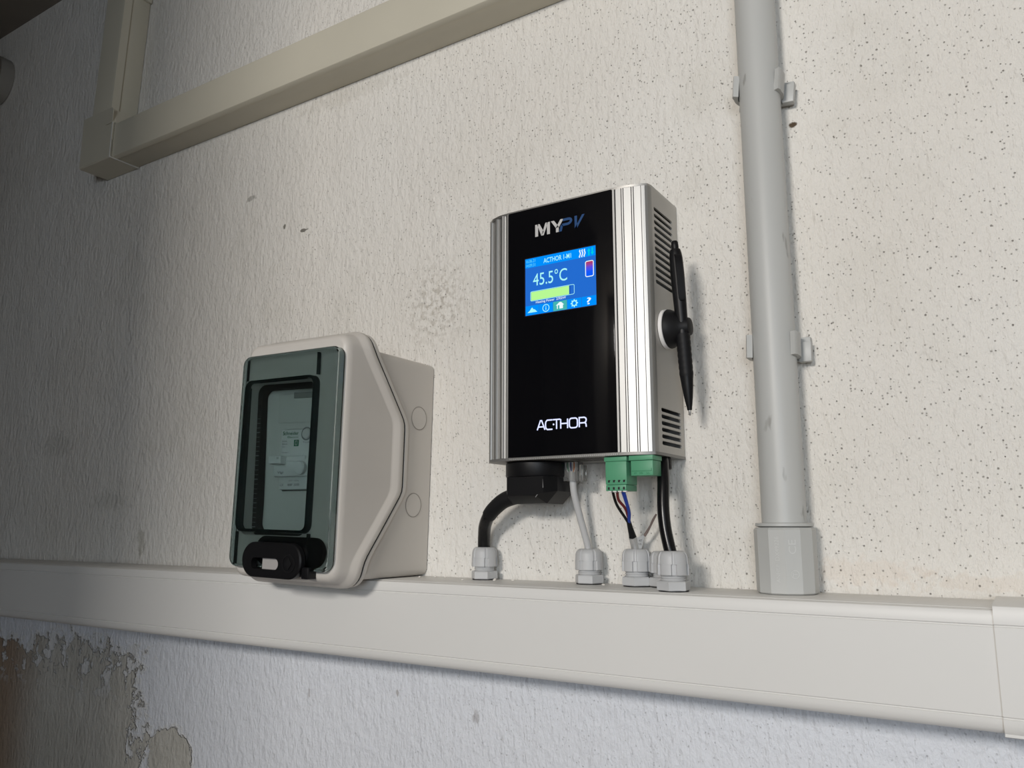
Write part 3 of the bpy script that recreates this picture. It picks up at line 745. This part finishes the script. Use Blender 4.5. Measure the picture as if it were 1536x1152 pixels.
m = MB(); m.tube([(0.0549, -0.0308, -0.0080), (0.0549, -0.0306, -0.0162), (0.0550, -0.0288, -0.0260), (0.0561, -0.0245, -0.0390), (0.0578, -0.019, -0.0545), (0.0593, -0.0150, -0.0670), (0.0600, -0.0142, -0.0755)], 0.0028, 16)
m.build('cable', GREYCABLE, t)
# green pluggable terminal blocks
t = thing('terminal_block', 'tall green four way terminal plug with wires, under the controller', 'terminal block', (0.107, -0.052, -0.013), 'green terminal plugs')
m = MB(); m.box(0.0978, 0.1162, -0.0610, -0.0440, -0.0040, -0.0004, 0.0004); m.build('header', GREEN, t)
m = MB(); m.box(0.0984, 0.1156, -0.0602, -0.0410, -0.0212, -0.0040, 0.0004); m.build('plug_upper', GREEN, t)
m = MB(); m.box(0.0988, 0.1152, -0.0606, -0.0410, -0.0258, -0.0214, 0.0003); m.build('plug_lower', GREEN, t)
for k in range(4):
    x = 0.1005+k*0.0041
    m = MB(); m.box(x, x+0.0014, -0.0605, -0.0590, -0.0195, -0.0178).box(x+0.0010, x+0.0018, -0.0605, -0.0590, -0.0184, -0.0178); m.build('screw_hole', RUBBER, t, flat=True)
    m = MB(); m.box(x, x+0.0014, -0.0609, -0.0590, -0.0249, -0.0230); m.build('test_slot', RUBBER, t, flat=True)
    m = MB(); m.box(x-0.0006, x+0.0022, -0.0600, -0.0570, -0.0268, -0.0255, 0.0004); m.build('ferrule', WHITEPAD, t)
t = thing('terminal_block', 'short green three way terminal plug without wires, under the controller corner', 'terminal block', (0.128, -0.052, -0.008), 'green terminal plugs')
m = MB(); m.box(0.1182, 0.1372, -0.0618, -0.0440, -0.0040, -0.0004, 0.0004); m.build('header', GREEN, t)
m = MB(); m.box(0.1192, 0.1366, -0.0604, -0.0445, -0.0152, -0.0040, 0.0005); m.build('plug_body', GREEN, t)
m = MB(); m.stroke([(0.1200, -0.0118), (0.1355, -0.0118), (0.1355, -0.0100)], 0.0003, -0.0604, 0.0001); m.build('label_line', GREENDARK, t, flat=True)
for x, s_ in ((0.1215, 'W'), (0.1262, 'N'), (0.1318, 'L')):
    m = MB(); m.text(s_*2 if s_ != 'W' else s_, x, x+0.0024, -0.0141, -0.0126, -0.06045); m.build('print', GREENDARK, t, flat=True, recalc=False)
# signal cable with three wires
t = thing('signal_cable', 'silver sheathed signal cable fanning into black, red and blue wires', 'cable', (0.1026, -0.0165, -0.066))
for nm, mt, pts in (('black_wire', BLACKCABLE, [(0.1021, -0.056, -0.0262), (0.1014, -0.048, -0.0356), (0.1027, -0.036, -0.0454), (0.1027, -0.028, -0.0510)]),
                    ('red_wire', WIRERED, [(0.1059, -0.056, -0.0262), (0.1040, -0.050, -0.0322), (0.1057, -0.042, -0.0385), (0.1040, -0.032, -0.0470), (0.1030, -0.028, -0.0510)]),
                    ('blue_wire', WIREBLUE, [(0.1100, -0.0565, -0.0262), (0.1092, -0.050, -0.0323), (0.1074, -0.040, -0.0410), (0.1040, -0.033, -0.0475), (0.1030, -0.028, -0.0512)]),
                    ('blue_wire', WIREBLUE, [(0.1112, -0.0555, -0.0262), (0.1102, -0.049, -0.0330), (0.1080, -0.0395, -0.0415), (0.1045, -0.0325, -0.0480), (0.1032, -0.0275, -0.0512)])):
    m = MB(); m.tube(pts, 0.0009 if nm == 'blue_wire' else 0.0011, 10); m.build(nm, mt, t)
m = MB(); m.tube([(0.1034, -0.0315, -0.0480), (0.1027, -0.0275, -0.0525), (0.1018, -0.0225, -0.0575), (0.1014, -0.0200, -0.0605)], [0.0017, 0.0021, 0.0026, 0.0031], 14); m.build('shrink_sleeve', BLACKSOFT, t)
m = MB(); m.tube([(0.1014, -0.0202, -0.0600), (0.1016, -0.0185, -0.0640), (0.1022, -0.0170, -0.0700), (0.1026, -0.0165, -0.0755)], 0.0031, 16); m.build('sheath', FOIL, t)
m = MB()
flag = [(0.1030, -0.0196, -0.0610), (0.1085, -0.0180, -0.0588), (0.1108, -0.0172, -0.0572), (0.1092, -0.0168, -0.0620), (0.1070, -0.0168, -0.0690), (0.1036, -0.0180, -0.0690)]
m.loft([flag, [(x, y+0.0005, z) for x, y, z in flag]]); m.build('foil_flag', FOIL, t, flat=True)
m = MB(); m.text('ACT', 0.1058, 0.1084, -0.0632, -0.0618, -0.0186).text('1,5', 0.1056, 0.1076, -0.0660, -0.0646, -0.0186); m.build('print', PRINT, t, flat=True, recalc=False)
m = MB(); m.tube([(0.1215, -0.0200, -0.0425), (0.1182, -0.0190, -0.0470), (0.1157, -0.0180, -0.0509), (0.1125, -0.0172, -0.0555), (0.1098, -0.0170, -0.0590)], [0.0007, 0.0010, 0.0008, 0.0011, 0.0012], 8, squash=0.6); m.build('drain_wire', WIREBROWN, t)
# thick black cable
t = thing('power_cable', 'thick glossy black cable hanging straight from the controller to the front gland', 'cable', (0.1416, -0.049, -0.066))
m = MB(); m.tube([(0.1330, -0.0330, 0.0), (0.1345, -0.0360, -0.0060), (0.1368, -0.0420, -0.0200), (0.1376, -0.0455, -0.0375), (0.1392, -0.0470, -0.0525), (0.1424, -0.0480, -0.0670), (0.1445, -0.0480, -0.0755)], 0.0045, 18); m.build('sheath', BLACKCABLE, t)
m = MB(); m.lathe((0.1330, -0.0290, 0), [(0.0052, -0.0004), (0.0056, -0.0010), (0.0056, -0.0085), (0.0050, -0.0092)], 24); m.build('strain_relief', BLACK, t)

# ------------------------------------------------------------------ pen and holder on the controller side
HC = (UX1, -0.0350, 0.0980)
t = thing('pen_holder', 'round black cone shaped pen holder stuck by a white pad', 'pen holder', HC)
m = MB(); m.lathe(HC, [(0.0148, 0.0002), (0.0154, 0.0005), (0.0154, 0.0030), (0.0148, 0.0034)], 40, 'x'); m.build('adhesive_pad', WHITEPAD, t)
m = MB(); m.lathe(HC, [(0.0148, 0.0034), (0.0153, 0.0042), (0.0149, 0.0060), (0.0136, 0.0085), (0.0115, 0.0112), (0.0094, 0.0136), (0.0080, 0.0158), (0.0074, 0.0185), (0.0066, 0.0205), (0.0045, 0.0212)], 40, 'x'); m.build('cone', BLACKSOFT, t)
PT, PB = Vector((0.1525, -0.0425, 0.1650)), Vector((0.1565, -0.0335, 0.0300))
t = thing('pen', 'black click ballpoint pen standing in the round holder', 'pen', tuple(PB))
P_ = lambda f: tuple(PT.lerp(PB, f))
m = MB(); m.tube([P_(0.0), P_(0.008), P_(0.030), P_(0.055)], [0.0019, 0.0026, 0.0028, 0.0027], 16, smooth=0); m.build('push_button', BLACK, t)
m = MB(); m.tube([P_(f) for f in (0.050, 0.058, 0.10, 0.20, 0.34, 0.48, 0.54)], [0.0036, 0.0041, 0.0050, 0.0053, 0.0050, 0.0045, 0.0046], 20, smooth=4); m.build('upper_barrel', BLACK, t)
gr = []; gf = []
for k in range(22):
    gf.append(0.54+0.24*k/21); gr.append(0.0053-0.00001*k+(0.00016 if k % 3 else -0.0001))
m = MB(); m.tube([P_(f) for f in gf], gr, 20, smooth=0); m.build('grip', BLACKSOFT, t)
m = MB(); m.tube([P_(f) for f in (0.78, 0.84, 0.90, 0.955, 0.97)], [0.0051, 0.0043, 0.0033, 0.0020, 0.0017], 18, smooth=3); m.build('nose_cone', BLACK, t)
m = MB(); m.tube([P_(0.969), P_(0.99), P_(1.0)], [0.0011, 0.0009, 0.0004], 10, smooth=0); m.build('tip', STEEL, t)
cd = Vector((0.55, -0.83, 0)).normalized()
m = MB()
side = Vector((0.83, 0.55, 0)).normalized()
rings = []
for f, off, hw in ((0.090, 0.0046, 0.0022), (0.11, 0.0066, 0.0025), (0.16, 0.0074, 0.0026), (0.30, 0.0072, 0.0024), (0.345, 0.0066, 0.0022), (0.358, 0.0060, 0.0012)):
    c = PT.lerp(PB, f)+cd*off
    rings.append([c-side*hw-cd*0.0007, c+side*hw-cd*0.0007, c+side*hw+cd*0.0005, c-side*hw+cd*0.0005])
m.loft(rings); m.build('clip', BLACK, t)

# ------------------------------------------------------------------ electrical enclosure with smoked window
KL, KR = (-0.117, -0.0005, -0.0970), (0, 0.0235, 0)
K = thing('electrical_enclosure', 'cream electrical enclosure with smoked teal window and black latch', 'enclosure', KL, rot=KR, local=True)
ZC = 0.1070
def seam(z):
    u = abs(z-ZC)
    tab = ((0.0, -0.0440), (0.028, -0.0441), (0.0325, -0.0452), (0.037, -0.0482), (0.060, -0.0655), (0.080, -0.0808), (0.088, -0.0868), (0.094, -0.0900), (0.100, -0.0912), (0.2, -0.0925))
    for (a, ya), (b, yb) in zip(tab[:-1], tab[1:]):
        if u <= b: return ya+(yb-ya)*(u-a)/(b-a)
    return -0.0925
def perim(x0, x1, z0, z1, r):
    # rounded rectangle sampled densely along the sides so that the seam can follow its bends
    pts = []
    nz, nx, nc = 40, 4, 7
    for k in range(nc+1): a = -PI/2+PI/2*k/nc; pts.append((x1-r+r*math.cos(a), z0+r+r*math.sin(a)))
    for k in range(1, nz): pts.append((x1, z0+r+(z1-z0-2*r)*k/nz))
    for k in range(nc+1): a = PI/2*k/nc; pts.append((x1-r+r*math.cos(a), z1-r+r*math.sin(a)))
    for k in range(1, nx): pts.append((x1-r-(x1-x0-2*r)*k/nx, z1))
    for k in range(nc+1): a = PI/2+PI/2*k/nc; pts.append((x0+r+r*math.cos(a), z1-r+r*math.sin(a)))
    for k in range(1, nz): pts.append((x0, z1-r-(z1-z0-2*r)*k/nz))
    for k in range(nc+1): a = PI+PI/2*k/nc; pts.append((x0+r+r*math.cos(a), z0+r+r*math.sin(a)))
    for k in range(1, nx): pts.append((x0+r+(x1-x0-2*r)*k/nx, z0))
    return pts
KX0, KX1 = -0.1300, 0.0
LZ_0, LZ_1 = -0.0030, 0.2110
base_p = perim(KX0, KX1, 0.0, 0.2002, 0.007)
lid_p = perim(KX0-0.001, KX1-0.0005, LZ_0, LZ_1, 0.014)
def off(p, d, r=0.014):
    x0, x1 = KX0-0.001-d, KX1-0.0005+d
    return perim(x0, x1, LZ_0-d, LZ_1+d, max(r+d, 0.002))
fl = off(0, 0.0040)
# back box: wall .. flange
rings = [[(x, -0.0008, z) for x, z in base_p]]
rings.append([(x, seam(z2)+0.0065, z) for (x, z), (x2, z2) in zip(base_p, fl)])
fl2 = off(0, 0.0022); fl3 = off(0, 0.0034)
rings.append([(x, seam(z)+0.0062, z) for x, z in fl2])
rings.append([(x, seam(z)+0.0055, z) for x, z in fl3])
rings.append([(x, seam(z)+0.0018, z) for x, z in fl3])
rings.append([(x, seam(z)+0.0010, z) for x, z in fl2])
rings.append([(x, seam(z)+0.0010, z) for x, z in off(0, -0.004)])
m = MB(); m.loft(rings, True, False); KB = m.build('back_box', CREAM, K, sharp=32)
m = MB(); i1, i2 = off(0, 0.0031), off(0, -0.002)
m.loop([[(x, seam(z)+0.0012, z) for x, z in i2], [(x, seam(z)+0.0012, z) for x, z in i1], [(x, seam(z)-0.0002, z) for x, z in i1], [(x, seam(z)-0.0002, z) for x, z in i2]])
m.build('seal_line', RUBBER, K)
# lid: bead, side, rounded front edge, front face, window aperture
AP = (-0.1220, -0.0400, 0.0360, 0.1720)
YLF = -0.1180
ap_p = perim(*AP, 0.009); ap_i = perim(AP[0]+0.0005, AP[1]-0.0005, AP[2]+0.0005, AP[3]-0.0005, 0.009)
rings = [[(x, seam(z)-0.0003, z) for x, z in off(0, -0.004)], [(x, seam(z)-0.0003, z) for x, z in off(0, 0.0020)],
         [(x, seam(z)-0.0009, z) for x, z in off(0, 0.0036)], [(x, seam(z)-0.0015, z) for x, z in off(0, 0.0040)], [(x, seam(z)-0.0056, z) for x, z in off(0, 0.0040)],
         [(x, seam(z)-0.0070, z) for x, z in off(0, 0.0034)], [(x, seam(z)-0.0108, z) for x, z in off(0, 0.0010)],
         [(x, seam(z)-0.0122, z) for x, z in off(0, 0.0001)], [(x, seam(z)-0.0132, z) for x, z in off(0, -0.0001)]]
for d_, y in ((-0.0012, -0.1098), (-0.0014, -0.1115), (-0.0022, -0.1145), (-0.0038, -0.1168), (-0.0062, YLF), (-0.0075, YLF)):
    if d_ > -0.0016: rings.append([(x, min(y, seam(z)-0.0140-(0.0010 if d_ < -0.0013 else 0)), z) for x, z in off(0, d_)])
    else: rings.append([(x, y, z) for x, z in off(0, d_)])
rings.append([(x, YLF, z) for x, z in ap_p]); rings.append([(x, YLF+0.001, z) for x, z in ap_i]); rings.append([(x, -0.1000, z) for x, z in ap_i])
m = MB(); m.loft(rings, False, False); m.build('lid', CREAM, K, sharp=40)
# knock-outs on the right side of the back box
for yk, zk in ((-0.0205, 0.1455), (-0.0240, 0.0645)):
    m = MB(); m.lathe((KX1, yk, zk), [(0.0112, 0.0001), (0.0112, 0.00035), (0.0106, 0.00035), (0.0106, 0.0001)], 36, 'x', False, False); m.build('knockout_ring', mat('knockout_groove', (0.33, 0.30, 0.27), 0.6), KB)
    m = MB(); m.lathe((KX1, yk, zk), [(0.0105, 0.0001), (0.0103, 0.0004)], 36, 'x'); m.build('knockout', CREAM, KB)
# smoked window: shell, inner frame rib and two upright ribs
DX0, DX1, DZ0, DZ1 = -0.1268, -0.0035, 0.0075, 0.1970
def dr(i, r=0.009): return rrect(DX0+i, DX1-i, DZ0+i, DZ1-i, max(0.003, r-i), 5)
YD0, YD1 = -0.1183, -0.1250
m = MB()
m.loft([[(x, YD1+0.0020, z) for x, z in dr(0.0028)], [(x, YD0, z) for x, z in dr(0.0020)], [(x, YD0, z) for x, z in dr(0.0)], [(x, YD1+0.0016, z) for x, z in dr(0.0)], [(x, YD1+0.0004, z) for x, z in dr(0.0007)], [(x, YD1, z) for x, z in dr(0.0018)]])
DR = m.build('window_door', TEAL, K, sharp=25); DR['label'] = 'smoked teal transparent window door'
def rib_frame(x0, x1, z0, z1, r, th, ya, yb):
    o_ = rrect(x0, x1, z0, z1, r, 5); i_ = rrect(x0+th, x1-th, z0+th, z1-th, max(r-th, 0.001), 5)
    return MB().loop([[(x, ya, z) for x, z in o_], [(x, yb, z) for x, z in o_], [(x, yb, z) for x, z in i_], [(x, ya, z) for x, z in i_]])
TEALD = mat('smoked_teal_rib', (0.04, 0.065, 0.07), 0.05, trans=0.6, ior=1.42)
rib_frame(-0.1225, -0.0325, 0.0385, 0.1740, 0.008, 0.0024, YD1+0.0022, -0.1155).build('window_rib', TEALD, DR)
for xr in (-0.1225, -0.0332):
    MB().box(xr, xr+0.0009, -0.1215, -0.1186, 0.174, 0.1935).build('upright_rib', TEALD, DR)
    MB().box(xr, xr+0.0009, -0.1215, -0.1186, 0.0095, 0.0385).build('upright_rib', TEALD, DR)
# inner fascia plate with an opening for the breaker
FY = -0.0985
m = MB(); fo = (-0.0962, -0.0535, 0.0765, 0.1316)
for a, b, c, d in ((-0.1215, fo[0], 0.034, 0.174), (fo[1], -0.0375, 0.034, 0.174), (fo[0], fo[1], 0.034, fo[2]), (fo[0], fo[1], fo[3], 0.174)):
    m.box(a, b, FY, FY+0.0015, c, d)
FP = m.build('fascia', CREAMLIT, K, flat=True)
m = MB(); m.box(-0.1030, -0.0560, FY-0.0012, FY, 0.1370, 0.1625, 0.0006); m.build('blank_flap', CREAMLIT, FP)
m = MB(); m.box(-0.0850, -0.0600, FY-0.0020, FY-0.0012, 0.1585, 0.1640, 0.0004); m.build('flap_lip', mat('flap_lip_plastic', (0.32, 0.32, 0.30), 0.5), FP)
m = MB()
fo_, fi_ = rrect(-0.1219, -0.0402, 0.0362, 0.1718, 0.009, 5), rrect(-0.1168, -0.0450, 0.0412, 0.1668, 0.008, 5)
m.loop([[(x, -0.1055, z) for x, z in fo_], [(x, -0.0990, z) for x, z in fo_], [(x, -0.0990, z) for x, z in fi_], [(x, -0.1055, z) for x, z in fi_]]); m.build('shade_border', DARKIN, FP)  # dark ring painted as the shade in the gap around the fascia
m = MB()
for k in range(24): m.box(-0.1213, -0.1173, -0.1057, -0.1055, 0.044+0.0042*k, 0.0444+0.0042*k+(0.0004 if k % 5 == 0 else 0))
m.build('scale_marks', GREYPRINT, FP, flat=True)
# black latch
t_ = rrect(-0.1020, -0.0290, 0.0005, 0.0300, 0.0145, 8)
LYF = -0.1310
m = MB()
def stad(x0, x1, z0, z1, n=8): return rrect(x0, x1, z0, z1, (z1-z0)/2-0.0002, n)
o0, o1 = stad(-0.1020, -0.0290, 0.0005, 0.0300), stad(-0.1008, -0.0302, 0.0017, 0.0288)
h0 = stad(-0.0890, -0.0555, 0.0075, 0.0170)
m.loop([[(x, -0.1255, z) for x, z in o0], [(x, LYF+0.0012, z) for x, z in o0], [(x, LYF, z) for x, z in o1], [(x, LYF, z) for x, z in h0], [(x, -0.1255, z) for x, z in h0]])
LT = m.build('latch', BLACK, K, sharp=30)
m = MB(); m.lathe((-0.0425, LYF, 0.0135), [(0.0076, 0.0), (0.0076, -0.0006), (0.0066, -0.0006), (0.0066, 0.0002)], 28, 'y', False, False); m.build('lock_ring', BLACKSOFT, LT)
m = MB(); m.prism([(-0.0425, 0.0085), (-0.0385, 0.0135), (-0.0425, 0.0185), (-0.0465, 0.0135)], LYF+0.0002, LYF-0.0008); m.build('lock_core', BLACKSOFT, LT, flat=True)
m = MB(); m.box(-0.0995, -0.0240, -0.1256, -0.1181, 0.0030, 0.0065, 0.0005).box(-0.0310, -0.0230, -0.1275, -0.1181, 0.0015, 0.0110, 0.0008); m.build('latch_hinge', BLACK, K)
m = MB(); m.prism(stad(-0.0950, -0.0130, 0.0110, 0.0355), -0.1186, -0.1212); m.build('latch_seat', BLACKSOFT, K)

MB().box(-0.0795, -0.0550, -0.1268, -0.1256, 0.0060, 0.0185).build('slot_backing', mat('slot_backing_plastic', (0.42, 0.40, 0.385), 0.5), LT)

# ------------------------------------------------------------------ breaker inside the enclosure
B = thing('circuit_breaker', 'pale grey residual current breaker behind the smoked window', 'circuit breaker', KL, rot=KR, local=True)
BX0, BX1 = -0.0950, -0.0550; BY = -0.1030
m = MB(); m.box(BX0, BX1, BY, -0.060, 0.0775, 0.1305, 0.0008); m.build('body', DEVICE, B)
MB().box(BX0-0.002, BX1-0.0005, BY-0.0045, BY, 0.0885, 0.1035, 0.0010).build('raised_block', DEVICE, B)
m = MB(); m.box(BX0-0.0020, BX0+0.0130, -0.1130, BY-0.003, 0.0990, 0.1062, 0.0012).box(BX0+0.0130, BX1-0.0040, -0.1080, BY-0.003, 0.1010, 0.1065, 0.0014); m.build('toggle_lever', DEVICE, B)
m = MB(); m.lathe((-0.0620, BY, 0.0955), [(0.0060, -0.0043), (0.0060, -0.0072), (0.0050, -0.0080)], 28, 'y'); m.build('lever_hub', DEVICE, B)
m = MB(); m.lathe((-0.0650, BY, 0.1262), [(0.0042, 0.0001), (0.0042, -0.0010), (0.0034, -0.0016)], 24, 'y'); m.build('test_button', WHITEPAD, B)
m = MB(); m.lathe((-0.0650, BY, 0.1262), [(0.0060, 0.0), (0.0060, -0.0004), (0.0048, -0.0004), (0.0048, 0.0)], 28, 'y', False, False); m.build('button_ring', GREYPRINT, B)
YP = BY-0.0002
m = MB(); m.text('Schneider', -0.0925, -0.0745, 0.1255, 0.1288, YP, 0.01); m.build('maker_print', GREENDARK, B, flat=True, recalc=False)
m = MB(); m.text('Electric', -0.0870, -0.0745, 0.1228, 0.1246, YP, 0.0); m.build('maker_print', GREENDARK, B, flat=True, recalc=False)
m = MB(); m.prism([(-0.0795, 0.1155), (-0.0740, 0.1155), (-0.0740, 0.1212), (-0.0795, 0.1212)], BY+0.0002, YP); m.build('green_mark', mat('green_mark', (0.02, 0.20, 0.10), 0.5), B, flat=True)
m = MB(); m.stroke([(-0.0778, 0.1166), (-0.0757, 0.1166), (-0.0757, 0.1202), (-0.0778, 0.1202)], 0.0004, YP, 0.0001, True); m.build('green_mark_sign', DEVICE, B, flat=True)
def bt(s_, x0, x1, z0, z1, nm='print', y=YP, mt=GREYPRINT):
    m = MB(); m.text(s_, x0, x1, z0, z1, y); m.build(nm, mt, B, flat=True, recalc=False)
bt('16A', -0.0930, -0.0875, 0.1195, 0.1208); bt('30mA', -0.0930, -0.0870, 0.1170, 0.1183); bt('AC', -0.0930, -0.0895, 0.1145, 0.1158)
bt('Test', -0.0690, -0.0610, 0.1180, 0.1194); bt('30.30mT', -0.0930, -0.0850, 0.1095, 0.1107)
bt('Vigi', -0.0915, -0.0845, 0.0905, 0.0930, y=BY-0.0047, mt=PRINT)
bt('0-I', -0.0862, -0.0840, 0.1030, 0.1050, y=-0.1132, mt=PRINT)
bt('CE', -0.0930, -0.0890, 0.0805, 0.0825); bt('R9P', -0.0835, -0.0780, 0.0803, 0.0825, mt=PRINT); bt('25/20', -0.0765, -0.0700, 0.0806, 0.0825, mt=PRINT)
bt('230V', -0.0830, -0.0780, 0.0846, 0.0858); bt('50Hz', -0.0760, -0.0705, 0.0846, 0.0858)
m = MB(); m.lathe((-0.0595, BY, 0.0815), [(0.0014, 0), (0.0014, -0.0002)], 14, 'y'); m.build('seal_dot', PRINT, B, flat=True)

bpy.context.view_layer.update()
